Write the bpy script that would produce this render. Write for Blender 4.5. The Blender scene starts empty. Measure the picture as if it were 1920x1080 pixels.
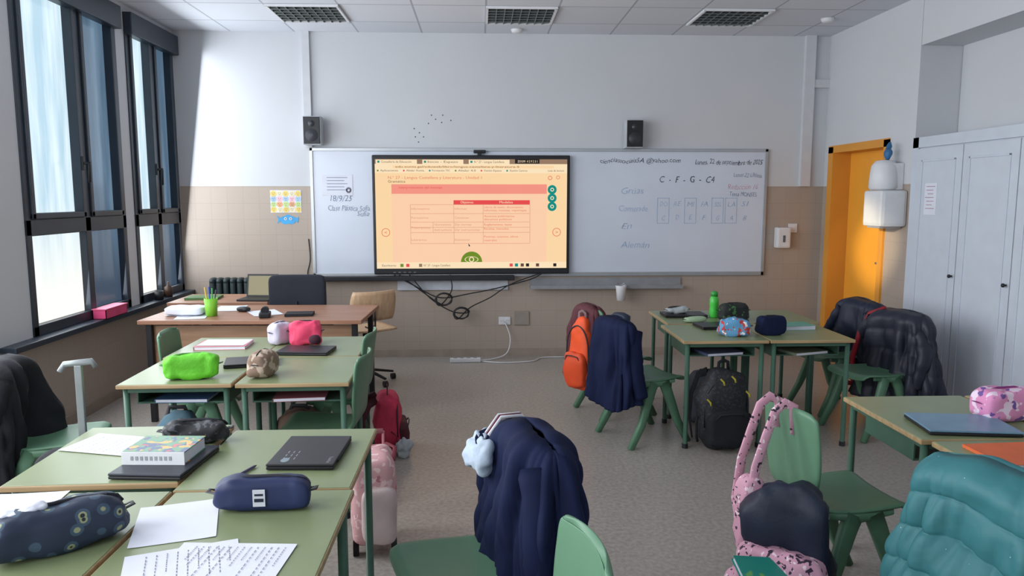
import bpy,bmesh,math,random
from mathutils import Vector,Matrix,noise
random.seed(3)
SC=bpy.context.scene
try: SC.view_settings.view_transform='Standard'
except Exception: pass
COL=bpy.context.collection
pi=math.pi
def lin(c):
    return tuple(((v/255)/12.92 if v/255<=.04045 else ((v/255+.055)/1.055)**2.4) for v in c)+(1,)
def sc(c,k): return (min(1,c[0]*k),min(1,c[1]*k),min(1,c[2]*k),1)
# ---------------------------------------------------------------- materials
def base(name):
    m=bpy.data.materials.new(name);m.use_nodes=True
    n=m.node_tree.nodes;l=m.node_tree.links
    return m,n,l,n['Principled BSDF']
def tex(n,l,kind,scale,off=(0,0,0),**kw):
    tc=n.new('ShaderNodeTexCoord');mp=n.new('ShaderNodeMapping');mp.inputs['Location'].default_value=off
    l.new(tc.outputs['Object'],mp.inputs[0]);t=n.new(kind)
    if 'Scale' in t.inputs: t.inputs['Scale'].default_value=scale
    l.new(mp.outputs[0],t.inputs['Vector'])
    for k,v in kw.items(): t.inputs[k].default_value=v
    return t
def mixc(n,l,fac,a,b):
    x=n.new('ShaderNodeMix');x.data_type='RGBA'
    if hasattr(fac,'links') or hasattr(fac,'is_output'): l.new(fac,x.inputs[0])
    else: x.inputs[0].default_value=fac
    for s,v in ((6,a),(7,b)):
        if isinstance(v,tuple): x.inputs[s].default_value=v
        else: l.new(v,x.inputs[s])
    return x.outputs[2]
def thr(n,l,src,t0,t1):
    r=n.new('ShaderNodeMapRange');l.new(src,r.inputs[0]);r.inputs[1].default_value=t0;r.inputs[2].default_value=t1
    return r.outputs[0]
def bumpit(n,l,p,src,st,dist=.01):
    b=n.new('ShaderNodeBump');b.inputs['Strength'].default_value=st;b.inputs['Distance'].default_value=dist
    l.new(src,b.inputs['Height']);l.new(b.outputs[0],p.inputs['Normal'])
def mat(name,c,r=.6,metal=0,var=.10,vs=9,bump=0,bs=70,emit=0,spec=.4,sheen=0):
    m,n,l,p=base(name);c=lin(c)
    t=tex(n,l,'ShaderNodeTexNoise',vs,Detail=4.0)
    f=thr(n,l,t.outputs[0],.3,.7)
    o=mixc(n,l,f,sc(c,1-var),sc(c,1+var))
    l.new(o,p.inputs['Base Color'])
    p.inputs['Roughness'].default_value=r;p.inputs['Metallic'].default_value=metal
    p.inputs['Specular IOR Level'].default_value=spec
    if sheen: p.inputs['Sheen Weight'].default_value=sheen
    if emit:
        l.new(o,p.inputs['Emission Color']);p.inputs['Emission Strength'].default_value=emit
    if bump:
        t2=tex(n,l,'ShaderNodeTexNoise',bs,Detail=3.0);bumpit(n,l,p,t2.outputs[0],bump)
    return m
def spl(name,c,cols,scale=25,r=.7,kind='noise',bump=0,bs=90):
    m,n,l,p=base(name);o=lin(c)
    for i,(cc,th) in enumerate(cols):
        if kind=='noise':
            t=tex(n,l,'ShaderNodeTexNoise',scale,(3.1*i+1,i*1.7,i*2.3),Detail=1.5);f=thr(n,l,t.outputs[0],th,th+.02)
        else:
            t=tex(n,l,'ShaderNodeTexVoronoi',scale);f=thr(n,l,t.outputs[0],th,th-.03)
        o=mixc(n,l,f,o,lin(cc))
    l.new(o,p.inputs['Base Color']);p.inputs['Roughness'].default_value=r
    if bump:
        t2=tex(n,l,'ShaderNodeTexNoise',bs);bumpit(n,l,p,t2.outputs[0],bump)
    return m
def glow(name,c,s=1.0):
    m,n,l,p=base(name);p.inputs['Base Color'].default_value=(0,0,0,1);p.inputs['Roughness'].default_value=.5
    p.inputs['Specular IOR Level'].default_value=.1
    t=tex(n,l,'ShaderNodeTexNoise',3);o=mixc(n,l,t.outputs[0],sc(lin(c),.97),sc(lin(c),1.03))
    l.new(o,p.inputs['Emission Color']);p.inputs['Emission Strength'].default_value=s
    return m
def wood(name,c,c2,r=.45,axis=0,sc_=3):
    m,n,l,p=base(name)
    tc=n.new('ShaderNodeTexCoord');mp=n.new('ShaderNodeMapping');s=[14,14,14];s[axis]=1.2;mp.inputs['Scale'].default_value=s
    l.new(tc.outputs['Object'],mp.inputs[0]);t=n.new('ShaderNodeTexNoise');t.inputs['Scale'].default_value=sc_;t.inputs['Detail'].default_value=6
    l.new(mp.outputs[0],t.inputs['Vector']);f=thr(n,l,t.outputs[0],.3,.7)
    l.new(mixc(n,l,f,lin(c),lin(c2)),p.inputs['Base Color']);p.inputs['Roughness'].default_value=r
    return m
def wallmat(name,ax,white=(200,202,206),tile=(170,156,144),line=(154,143,134),zt=1.72,tw=.155,th=.155):
    m,n,l,p=base(name)
    tc=n.new('ShaderNodeTexCoord');sx=n.new('ShaderNodeSeparateXYZ');l.new(tc.outputs['Object'],sx.inputs[0])
    cb=n.new('ShaderNodeCombineXYZ');l.new(sx.outputs[ax],cb.inputs[0]);l.new(sx.outputs[2],cb.inputs[1])
    br=n.new('ShaderNodeTexBrick');br.offset=0;br.inputs['Scale'].default_value=1
    br.inputs['Brick Width'].default_value=tw;br.inputs['Row Height'].default_value=th
    br.inputs['Mortar Size'].default_value=.0018;br.inputs['Mortar Smooth'].default_value=.3
    br.inputs['Color1'].default_value=lin(tile);br.inputs['Color2'].default_value=sc(lin(tile),.97);br.inputs['Mortar'].default_value=lin(line)
    l.new(cb.outputs[0],br.inputs['Vector'])
    t=tex(n,l,'ShaderNodeTexNoise',1.3,Detail=5.0)
    wc=mixc(n,l,t.outputs[0],sc(lin(white),.94),sc(lin(white),1.06))
    gt=n.new('ShaderNodeMath');gt.operation='GREATER_THAN';gt.inputs[1].default_value=zt;l.new(sx.outputs[2],gt.inputs[0])
    l.new(mixc(n,l,gt.outputs[0],br.outputs[0],wc),p.inputs['Base Color'])
    rr=n.new('ShaderNodeMapRange');l.new(gt.outputs[0],rr.inputs[0]);rr.inputs[3].default_value=.38;rr.inputs[4].default_value=.75
    l.new(rr.outputs[0],p.inputs['Roughness']);p.inputs['Specular IOR Level'].default_value=.35
    t2=tex(n,l,'ShaderNodeTexNoise',40,Detail=4.0);bumpit(n,l,p,t2.outputs[0],.05)
    return m
def floormat():
    m,n,l,p=base('terrazzo_floor')
    t=tex(n,l,'ShaderNodeTexNoise',45,Detail=6.0);f=thr(n,l,t.outputs[0],.35,.65)
    a=mixc(n,l,f,lin((146,139,132)),lin((168,161,153)))
    v=tex(n,l,'ShaderNodeTexVoronoi',70);f2=thr(n,l,v.outputs[0],.2,.12)
    v3=tex(n,l,'ShaderNodeTexNoise',30,(9,2,0));f3=thr(n,l,v3.outputs[0],.56,.6)
    mm=n.new('ShaderNodeMath');mm.operation='MULTIPLY';l.new(f2,mm.inputs[0]);l.new(f3,mm.inputs[1])
    b=mixc(n,l,mm.outputs[0],a,lin((116,109,104)))
    l.new(b,p.inputs['Base Color']);p.inputs['Roughness'].default_value=.30;p.inputs['Specular IOR Level'].default_value=.45
    return m
def ceilmat():
    m,n,l,p=base('ceiling_tiles')
    tc=n.new('ShaderNodeTexCoord');mp=n.new('ShaderNodeMapping');mp.inputs['Location'].default_value=(-.06+6.1,-7.05+12.2,0)
    l.new(tc.outputs['Object'],mp.inputs[0])
    br=n.new('ShaderNodeTexBrick');br.offset=0;br.inputs['Scale'].default_value=1
    br.inputs['Brick Width'].default_value=.61;br.inputs['Row Height'].default_value=.61
    br.inputs['Mortar Size'].default_value=.009;br.inputs['Mortar Smooth'].default_value=.2
    br.inputs['Color1'].default_value=lin((212,215,222));br.inputs['Color2'].default_value=lin((204,208,216));br.inputs['Mortar'].default_value=lin((164,168,176))
    l.new(mp.outputs[0],br.inputs['Vector'])
    l.new(br.outputs[0],p.inputs['Base Color']);p.inputs['Roughness'].default_value=.8
    t2=tex(n,l,'ShaderNodeTexNoise',120);bumpit(n,l,p,t2.outputs[0],.08)
    return m
def panemat(name,c1,c2,c3,s):
    m,n,l,p=base(name)
    tc=n.new('ShaderNodeTexCoord');mp=n.new('ShaderNodeMapping');mp.inputs['Scale'].default_value=(1,7,.8)
    l.new(tc.outputs['Object'],mp.inputs[0]);t=n.new('ShaderNodeTexNoise');t.inputs['Scale'].default_value=1.5;t.inputs['Detail'].default_value=3
    l.new(mp.outputs[0],t.inputs['Vector']);f=thr(n,l,t.outputs[0],.35,.65)
    a=mixc(n,l,f,lin(c1),lin(c2))
    sx=n.new('ShaderNodeSeparateXYZ');l.new(tc.outputs['Object'],sx.inputs[0])
    g=thr(n,l,sx.outputs[2],1.6,.9)
    o=mixc(n,l,g,a,lin(c3))
    p.inputs['Base Color'].default_value=(.05,.06,.07,1);p.inputs['Roughness'].default_value=.15
    l.new(o,p.inputs['Emission Color']);p.inputs['Emission Strength'].default_value=s
    return m
# ---------------------------------------------------------------- mesh builder
def spow(v,e): return math.copysign(abs(v)**e,v)
class B:
    def __init__(s): s.bm=bmesh.new()
    def _box_pts(s,c,h,rz,M):
        out=[]
        R=Matrix.Rotation(rz,3,'Z') if M is None else M
        for x in(-1,1):
            for y in(-1,1):
                for z in(-1,1): out.append(Vector(c)+R@Vector((x*h[0],y*h[1],z*h[2])))
        return out
    def box(s,c,size,rz=0,bev=0,mi=0,M=None,seg=2):
        t=bmesh.new();h=[v/2 for v in size]
        vs=[t.verts.new(p) for p in s._box_pts(c,h,rz,M)]
        for f in((0,1,3,2),(4,6,7,5),(0,4,5,1),(2,3,7,6),(0,2,6,4),(1,5,7,3)): t.faces.new([vs[i] for i in f])
        if bev: bmesh.ops.bevel(t,geom=t.edges[:],offset=bev,segments=seg,affect='EDGES',profile=.6)
        bmesh.ops.recalc_face_normals(t,faces=t.faces[:])
        s.merge(t,mi);return s
    def span(s,x0,x1,y0,y1,z0,z1,bev=0,mi=0):
        return s.box(((x0+x1)/2,(y0+y1)/2,(z0+z1)/2),(abs(x1-x0),abs(y1-y0),abs(z1-z0)),bev=bev,mi=mi)
    def merge(s,t,mi=0,M=None):
        mp={}
        for v in t.verts: mp[v]=s.bm.verts.new(M@v.co if M is not None else v.co)
        for f in t.faces:
            try:
                g=s.bm.faces.new([mp[v] for v in f.verts]);g.material_index=mi;g.smooth=f.smooth
            except ValueError: pass
        t.free()
    def quad(s,pts,mi=0):
        f=s.bm.faces.new([s.bm.verts.new(p) for p in pts]);f.material_index=mi;return s
    def rxz(s,x0,x1,z0,z1,y,mi=0):
        return s.quad([(x0,y,z0),(x1,y,z0),(x1,y,z1),(x0,y,z1)],mi)
    def sweep(s,pts,secs,ref=(0,0,1),n=10,e=1.0,mi=0,cap=True,smooth=True):
        pts=[Vector(p) for p in pts];N=len(pts)
        if not isinstance(secs,list): secs=[secs]*N
        rings=[];ref=Vector(ref);ps=None
        for i,p in enumerate(pts):
            t=(pts[min(i+1,N-1)]-pts[max(i-1,0)]).normalized()
            sd=t.cross(ref)
            if sd.length<1e-3: sd=ps if ps is not None else t.orthogonal()
            sd=sd.normalized()
            if ps is not None and sd.dot(ps)<0: sd=-sd
            ps=sd;up=sd.cross(t).normalized()
            a,b=secs[i] if isinstance(secs[i],tuple) else (secs[i],secs[i])
            rings.append([s.bm.verts.new(p+sd*a*spow(math.cos(2*pi*k/n),e)+up*b*spow(math.sin(2*pi*k/n),e)) for k in range(n)])
        for i in range(N-1):
            for k in range(n):
                f=s.bm.faces.new([rings[i][k],rings[i][(k+1)%n],rings[i+1][(k+1)%n],rings[i+1][k]]);f.material_index=mi;f.smooth=smooth
        if cap:
            for r in(rings[0],rings[-1]):
                f=s.bm.faces.new(r);f.material_index=mi
        return s
    def cyl(s,p1,p2,r1,r2=None,n=14,mi=0):
        return s.sweep([p1,p2],[r1,r1 if r2 is None else r2],ref=(.3,.9,.1),n=n,mi=mi)
    def lathe(s,c,prof,n=24,mi=0):
        c=Vector(c);rings=[]
        for r,z in prof: rings.append([s.bm.verts.new(c+Vector((r*math.cos(2*pi*k/n),r*math.sin(2*pi*k/n),z))) for k in range(n)])
        for i in range(len(rings)-1):
            for k in range(n):
                f=s.bm.faces.new([rings[i][k],rings[i][(k+1)%n],rings[i+1][(k+1)%n],rings[i+1][k]]);f.material_index=mi;f.smooth=True
        for r in(rings[0],rings[-1]): s.bm.faces.new(r).material_index=mi
        return s
    def grid(s,fn,nu,nv,mi=0,closeu=False):
        V=[[s.bm.verts.new(fn(i/nu,j/nv)) for j in range(nv+1)] for i in range(nu if closeu else nu+1)]
        L=len(V)
        for i in range(nu):
            for j in range(nv):
                f=s.bm.faces.new([V[i][j],V[(i+1)%L][j],V[(i+1)%L][j+1],V[i][j+1]]);f.material_index=mi;f.smooth=True
        return s
    def se(s,c,h,e1=.5,e2=.5,amp=0,freq=9,seed=0,nu=36,nv=20,tap=0,flat=True,mi=0,rz=0,M=None):
        c=Vector(c);R=Matrix.Rotation(rz,3,'Z') if M is None else M;rings=[]
        for j in range(nv+1):
            ph=-pi/2+pi*j/nv;ring=[]
            for i in range(nu):
                a=2*pi*i/nu
                x=spow(math.cos(ph),e1)*spow(math.cos(a),e2);y=spow(math.cos(ph),e1)*spow(math.sin(a),e2);z=spow(math.sin(ph),e1)
                k=1-tap*(z+1)/2
                v=Vector((x*h[0]*k,y*h[1]*k,z*h[2]))
                if amp:
                    w=noise.noise(v*freq+Vector((seed*3.1,seed,0)));w2=noise.noise(v*freq*2.7+Vector((seed,5,seed)))
                    nn=Vector((x,y,z)).normalized();v+=nn*amp*(w*1.4+w2*.6)
                if flat and v.z<-h[2]*.98: v.z=-h[2]*.98
                ring.append(s.bm.verts.new(c+R@v))
            rings.append(ring)
        for j in range(nv):
            for i in range(nu):
                f=s.bm.faces.new([rings[j][i],rings[j][(i+1)%nu],rings[j+1][(i+1)%nu],rings[j+1][i]]);f.material_index=mi;f.smooth=True
        return s
    def out(s,name,mats,parent=None,loc=(0,0,0),rz=0,smooth=None,mods=(),**props):
        bmesh.ops.remove_doubles(s.bm,verts=s.bm.verts[:],dist=1e-5)
        me=bpy.data.meshes.new(name);s.bm.to_mesh(me);s.bm.free()
        if not isinstance(mats,(list,tuple)): mats=[mats]
        for m in mats: me.materials.append(m)
        if smooth is not None:
            for p in me.polygons: p.use_smooth=smooth
        o=bpy.data.objects.new(name,me);COL.objects.link(o);o.location=loc;o.rotation_euler=(0,0,rz)
        if parent: o.parent=parent
        for k,v in mods:
            md=o.modifiers.new(k.lower(),k)
            for a,b in v.items(): setattr(md,a,b)
        for k,v in props.items(): o[k]=v
        return o
def thing(name,label,cat,loc=(0,0,0),rz=0,group=None):
    o=bpy.data.objects.new(name,None);COL.objects.link(o);o.location=loc;o.rotation_euler=(0,0,rz);o.empty_display_size=.1
    o['label']=label;o['category']=cat
    if group:o['group']=group
    return o
def tag(o,label,cat,group=None):
    o['label']=label;o['category']=cat
    if group:o['group']=group
    return o
def dup(root,loc,rz,label=None):
    r=root.copy();COL.objects.link(r);r.location=loc;r.rotation_euler=(0,0,rz)
    if label:r['label']=label
    for ch in list(root.children):
        c=ch.copy();COL.objects.link(c);c.parent=r
        for g in list(ch.children):
            d=g.copy();COL.objects.link(d);d.parent=c
    return r
def tmesh(b,body,x0,x1,y,h,place,mi=0,shear=0,jit=0,off=0):
    cu=bpy.data.curves.new('t','FONT');cu.body=body;cu.size=1;cu.shear=shear;cu.offset=off
    cu.resolution_u=2
    ob=bpy.data.objects.new('t',cu);me=bpy.data.meshes.new_from_object(ob)
    if not me.vertices: return
    xs=[v.co.x for v in me.vertices];ys=[v.co.y for v in me.vertices]
    mx=min(xs);w=max(xs)-mx;my=min(0,min(ys));hh=max(ys)-0 or 1
    vs=[]
    for v in me.vertices:
        X=x0+(v.co.x-mx)/w*(x1-x0);Y=y+v.co.y/hh*h
        if jit: Y+=jit*noise.noise(Vector((X*14,mi,y*9)));X+=jit*.7*noise.noise(Vector((X*20,7,Y*30)))
        vs.append(b.bm.verts.new(place(X,Y)))
    for p in me.polygons:
        try: b.bm.faces.new([vs[i] for i in p.vertices]).material_index=mi
        except ValueError: pass
    bpy.data.meshes.remove(me);bpy.data.objects.remove(ob);bpy.data.curves.remove(cu)
# ---------------------------------------------------------------- palette
WHITE=mat('white_plastic',(216,217,220),.4,var=.03)
PAPER=mat('paper_white',(218,221,232),.7,var=.03)
INK=mat('print_ink',(70,70,80),.7)
INK2=mat('print_ink_light',(128,128,140),.7)
BLACK=mat('black_plastic',(28,29,33),.45,var=.15)
DARKM=mat('anthracite_aluminium',(40,50,62),.4,var=.12,spec=.5)
ALU=mat('aluminium',(176,180,184),.35,metal=.6,var=.05)
GREEN=mat('chair_green_plastic',(88,126,100),.42,var=.06,vs=4)
LEGG=mat('green_painted_steel',(66,98,82),.4,var=.1)
TOPG=mat('table_green_laminate',(128,139,102),.34,var=.05,vs=5,spec=.5)
EDGE=wood('beech_edge',(178,152,114),(152,126,90))
DESKW=wood('desk_wood',(162,118,92),(140,98,76))
PLY=wood('plywood',(206,176,142),(184,150,116),axis=2)
NAVY2=mat('dark_navy_nylon',(26,33,52),.55,var=.2,bump=.1)
ZIP=mat('zipper',(40,40,46),.5)
BLKF=mat('black_fabric',(24,26,32),.8,var=.3,bump=.2)
ORG=mat('orange_door_paint',(214,146,56),.5,var=.06,vs=3)
ORGF=mat('orange_fabric',(228,82,34),.6,var=.12)
# ---------------------------------------------------------------- room
X0,X1,YB,HC=-2.93,3.48,7.5,3.19
YF=-2.2
WL=wallmat('wall_paint_left',1,zt=.68);WR=wallmat('wall_paint_right',1);WB=wallmat('wall_paint_back',0)
def st(o): o['kind']='structure';return o
b=B();b.span(X0-.3,X1+.5,YF,YB+.2,-.1,0);st(b.out('floor',floormat()))
b=B();b.span(X0-.3,X1+.5,YF,YB+.2,HC,HC+.12);st(b.out('ceiling',ceilmat()))
b=B();b.span(X0-.3,X1+.5,YB,YB+.2,0,HC);st(b.out('wall_back',WB))
wins=[(4.95,6.33),(6.5,7.47)];behind=[(2.9,4.3),(.9,2.3),(-1.4,.3)]
b=B()
zs,zt=.68,3.13
b.span(X0-.3,X0,YF,YB,0,zs);b.span(X0-.3,X0,YF,YB,zt,HC)
ys=[YF];
for a,c in sorted(wins+behind): ys+=[a,c]
ys.append(YB)
for i in range(0,len(ys),2): b.span(X0-.3,X0,ys[i],ys[i+1],zs,zt)
st(b.out('wall_left',WL))
dy0,dy1,dz=6.36,7.33,2.06
b=B();b.span(X1,X1+.45,dy1,YB,0,HC);b.span(X1,X1+.45,dy0,dy1,dz,HC);b.span(X1,X1+.45,5.925,dy0,0,HC);st(b.out('wall_right',WR))
b=B();b.span(X1+.34,X1+.45,YF,5.92,0,2.8);st(b.out('wall_right',WR))
b=B();b.span(X1,X1+.45,YF,5.92,2.8,HC);st(b.out('wall_right',WR))
b=B();b.span(X1,X1+.34,YF,3.55,0,2.8);st(b.out('wall_right',WR))
PILW=mat('wall_white_paint',(200,201,205),.7,var=.03)
b=B();b.span(X0,X1,YB-.015,YB,0,.075);st(b.out('baseboard_back',mat('baseboard',(156,142,131),.4)))
b=B();b.span(X0,X0+.015,YF,YB,0,.075);st(b.out('baseboard_left',mat('baseboard_left',(150,136,124),.4)))
b=B();b.span(X0-.02,X0+.10,4.6,YB,.66,.70,bev=.006);st(b.out('trim_1',DARKM))
b=B();b.span(-1.70,-1.63,YB-.035,YB,2.10,HC);st(b.out('trim_2',PILW))
b=B();b.span(3.22,3.32,YB-.05,YB,1.72,HC);b.span(3.32,X1,YB-.04,YB,2.69,2.77);st(b.out('trim_3',PILW))
PB=panemat('pane_glow_bright',(168,198,214),(212,230,238),(238,238,230),1.2)  # daylight outside is painted on as pane emission, glass is not transparent
PD=panemat('pane_glow_dim',(74,98,120),(100,126,148),(56,72,90),1.0)  # weaker painted glow, stands for the dark outer reveal behind the glass
def window(nm,y0,y1,rat):
    b=B();x=X0-.03;fw=.06;ym=y0+(y1-y0)*rat
    def bar(ya,yb,za,zb,xa=X0-.08,xb=X0+.01): b.span(xa,xb,ya,yb,za,zb,bev=.006)
    bar(y0,y0+fw,zs+.02,zt);bar(y1-fw,y1,zs+.02,zt);bar(y0,y1,zt-fw,zt);bar(y0,y1,zs+.02,zs+.09);bar(ym-.04,ym+.04,zs,zt)
    bar(y0,y1,1.36,1.47)
    for ya,yb in((y0+fw,ym-.04),(ym+.04,y1-fw)):
        for q in((ya,ya+.04,1.47,zt-fw),(yb-.04,yb,1.47,zt-fw),(ya,yb,1.47,1.51),(ya,yb,zt-fw-.05,zt-fw)): bar(*q,xa=X0-.05,xb=X0+.025)
    root=b.out(nm,DARKM);st(root)
    b=B();b.span(x-.02,x-.012,y0+fw,ym-.04,zs+.08,zt-.05);b.out('pane',PB,root)
    b=B();b.span(x-.02,x-.012,ym+.04,y1-fw,zs+.08,zt-.05);b.out('pane',PD,root)
    b=B();yh=ym-.06;b.box((X0+.03,yh,1.86),(.02,.03,.10),bev=.004);b.sweep([(X0+.035,yh,1.86),(X0+.08,yh,1.86),(X0+.085,yh-.02,1.85),(X0+.085,yh-.03,1.72)],.011);b.out('handle',BLACK,root)
    b=B();b.span(X0-.02,X0+.07,y0,y1,2.95,zt,bev=.01);b.out('blind_box',DARKM,root)
window('window_1',*wins[0],.56);window('window_2',*wins[1],.5)
# door
b=B();fx0,fx1=X1-.02,X1+.30
b.span(fx0,fx1,dy1-.05,dy1+.05,0,dz+.04);b.span(fx0,fx1,dy0-.07,dy0,0,dz+.04);b.span(fx0,fx1,dy0-.07,dy1+.05,dz-.02,dz+.05)
d=st(b.out('door_1',ORG))
b=B();b.span(X1+.16,X1+.20,dy0,dy1-.05,.01,dz-.02,bev=.004);b.out('door_leaf',mat('door_leaf_orange',(238,164,56),.4,var=.06,vs=2),d)
b=B();b.sweep([(X1+.15,6.48,1.02),(X1+.10,6.48,1.02),(X1+.09,6.58,1.02)],.01);b.box((X1+.155,6.48,1.0),(.01,.04,.18));b.out('handle',ALU,d)
# built-in cupboard
CUPW=mat('cupboard_white_paint',(196,203,214),.4,var=.03)
cup=thing('cupboard','white painted built-in cupboard with tall double doors','cupboard',(X1,4.8,0))
b=B();b.span(0,.335,-1.2,1.115,0,2.08);b.span(-.02,0,1.04,1.115,0,2.08);b.span(-.02,0,-1.2,1.115,2.0,2.08);b.span(-.02,0,-1.2,1.115,0,.05);b.out('body',CUPW,cup)
for a,c in((.47,1.03),(-.10,.46),(-.67,-.11)):
    b=B();b.span(-.03,-.002,a,c,.06,1.99,bev=.003)
    for q in((a+.07,a+.085,.16,1.9),(c-.085,c-.07,.16,1.9),(a+.07,c-.07,.16,.175),(a+.07,c-.07,1.885,1.9)): b.span(-.037,-.029,*q,bev=.003)
    dr=b.out('door',CUPW,cup)
    b=B();b.cyl((-.035,a+.02,1.04),(-.05,a+.02,1.04),.006);b.se((-.056,a+.02,1.04),(.012,.014,.014),1,1,flat=False,nu=14,nv=10);b.out('knob',BLACK,dr)
b=B();b.box((0,0,0),(.003,.15,.24))
for k in range(7): b.box((-.002,.0+.01*(k%2),.095-.028*k),(.001,.11-.02*(k%3),.006),mi=1)
tag(b.out('notice_sheet',[PAPER,mat('faded_ink',(176,146,164),.8)],None,(X1-.0315,5.62,1.60)),'white printed notice taped on the cupboard door','paper notice')
# ---------------------------------------------------------------- luminaires
LOUV=mat('louvre_metal',(120,128,126),.3,metal=.7);HOL=mat('luminaire_inside',(40,44,46),.5)
def lum(x,y):
    r=thing('ceiling_light','recessed square ceiling light with metal louvre grid','ceiling light',(x,y,HC),0,'recessed ceiling lights')
    b=B();
    for q in((-.3,.3,-.3,-.28),(-.3,.3,.28,.3),(-.3,-.28,-.3,.3),(.28,.3,-.3,.3)): b.span(*q,-.02,-.001)
    b.out('frame',WHITE,r)
    b=B();b.span(-.28,.28,-.28,.28,-.006,-.002);b.out('housing',HOL,r)
    b=B()
    for k in range(1,8): b.span(-.28+.07*k-.003,-.28+.07*k+.003,-.28,.28,-.02,-.007)
    for k in range(1,6): b.span(-.28,.28,-.28+.56*k/6-.006,-.28+.56*k/6+.006,-.02,-.007)
    b.out('louvre',LOUV,r);return r
L0=lum(.36,6.74)
for x in(-1.46,2.2): dup(L0,(x,6.74,HC),0)
for x,y in((.36,7.31),(3.1,6.76)):
    b=B();b.lathe((0,0,0),[(.0,-.035),(.035,-.034),(.05,-.025),(.055,-.012),(.06,-.001),(0,-.001)]);tag(b.out('smoke_detector',WHITE,None,(x,y,HC)),'round white smoke detector on the ceiling tiles','smoke detector','ceiling smoke detectors')
# ---------------------------------------------------------------- whiteboard
wb=thing('whiteboard','wide white marker board with aluminium frame and handwriting','whiteboard',(0,YB,0))
WBM=mat('whiteboard_surface',(204,211,224),.26,var=.04,vs=1.5,spec=.55)
b=B();b.span(-1.63,2.86,-.022,0,.85,2.07);b.out('panel',WBM,wb)
b=B()
for q in((-1.66,2.89,2.06,2.09),(-1.66,2.89,.82,.86),(-1.66,-1.63,.82,2.09),(2.86,2.89,.82,2.09)): b.span(q[0],q[1],-.032,0,q[2],q[3],bev=.003)
b.out('frame',ALU,wb)
b=B();b.span(.5,2.04,-.12,-.002,.70,.72,bev=.004);b.span(.5,2.04,-.125,-.115,.70,.735);b.span(.5,2.04,-.02,-.002,.72,.80);b.out('tray',mat('tray_grey',(150,152,156),.4,metal=.3),wb)
def wx(u): return -1.65+(u-582)/853*4.53
def wz(v): return 2.08-(v-282)/235*1.24
MK=mat('marker_black',(44,46,60),.6);MB=mat('marker_faded_blue',(150,174,206),.6);MR=mat('marker_faded_red',(200,150,164),.6);MG=mat('marker_grey_blue',(122,136,164),.6)
b=B();pl=lambda X,Y:(X,-.0235,Y)
def ws(t,u0,u1,v,hpx,mi): tmesh(b,t,wx(u0),wx(u1),wz(v),hpx/190,pl,mi,shear=.25,jit=.014,off=-.004 if mi in(0,3) else -.012)
ws('cienciassociais5A @yahoo.com',1118,1270,306,9,0);ws('Lunes, 22 de septiembre de 2025',1298,1428,309,9,0)
ws('C  -  F  -  G  -  C4',1232,1336,343,12,0);ws('Lunes 22 Ultima',1372,1426,333,8,3);ws('Redacción 16',1362,1420,356,10,2);ws('Tema MONSES',1366,1418,369,8,3)
ws('Grúas',1160,1202,365,12,1);ws('Comunde',1155,1210,397,11,1);ws('En',1160,1180,431,11,1);ws('Alemán',1160,1214,467,12,1)
for i,t in enumerate(('DO','RE','MI','FA','SOL','LA','SI')): ws(t,1233+26*i,1247+26*i,388,9,1)
for i,t in enumerate('CDEFGAB'): ws(t,1237+26*i,1244+26*i,414,9,1)
for i in(0,2,4,5):
    u=1228+26*i
    for q in((u,u+.8,372,420),(u+22,u+22.8,372,420),(u,u+23,372,372.8),(u,u+23,420,420.8)): b.rxz(wx(q[0]),wx(q[1]),wz(q[3]),wz(q[2]),-.0235,1)
ws('18/9/25',615,656,378,11,3);ws('Clase Plástica Sofía',611,688,396,10,3);ws('Sofía',664,686,406,9,3)
b.out('handwriting',[MK,MB,MR,MG],wb)
def sheet(name,label,cat,x0,x1,z0,z1,y,mats,deco):
    b=B();b.span(x0,x1,-.003,0,z0,z1);deco(b);return tag(b.out(name,mats,None,(0,y,0)),label,cat)
def dec(b):
    for k in range(5): b.rxz(-1.50,-1.30-.03*(k%2),1.80-.03*k,1.806-.03*k,-.0035,1)
    for k in range(9):
        a=2*pi*k/9;b.rxz(-1.29+.02*math.cos(a)-.008,-1.29+.02*math.cos(a)+.008,1.67+.02*math.sin(a),1.69+.02*math.sin(a),-.0035,2)
sheet('notice_sheet','white printed notice stuck on the whiteboard','paper notice',-1.55,-1.25,1.63,1.83,YB-.0225,[PAPER,MG,INK2],dec)
b=B();b.span(-.83,.28,-.02,0,.69,.80,bev=.003);b.span(-.83,.28,-.035,0,.685,.70,bev=.003);tag(b.out('wall_rail',mat('rail_white',(190,194,202),.4),None,(0,YB,0)),'white aluminium rail mounted under the display','rail')
b=B();b.span(-1.60,.34,-.10,0,.79,.835,bev=.006)
for k in range(30): b.span(-1.5+.06*k,-1.47+.06*k,-.102,-.099,.80,.825)
tag(b.out('soundbar',BLACK,None,(0,YB-.033,0)),'long black soundbar mounted under the display','soundbar')
c=thing('marker_cup','small white plastic cup hanging from the board tray','cup',(1.40,7.325,.59))
b=B();b.lathe((0,0,0),[(.0,0),(.04,0),(.052,.13),(.056,.15),(.051,.15),(.037,.01),(0,.01)]);b.out('cup_body',WHITE,c)
b=B();b.sweep([(-.05,0,.14),(-.03,.02,.17),(0,.055,.135),(.03,.02,.17),(.05,0,.14)],.004);b.out('handle',ALU,c)
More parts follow.
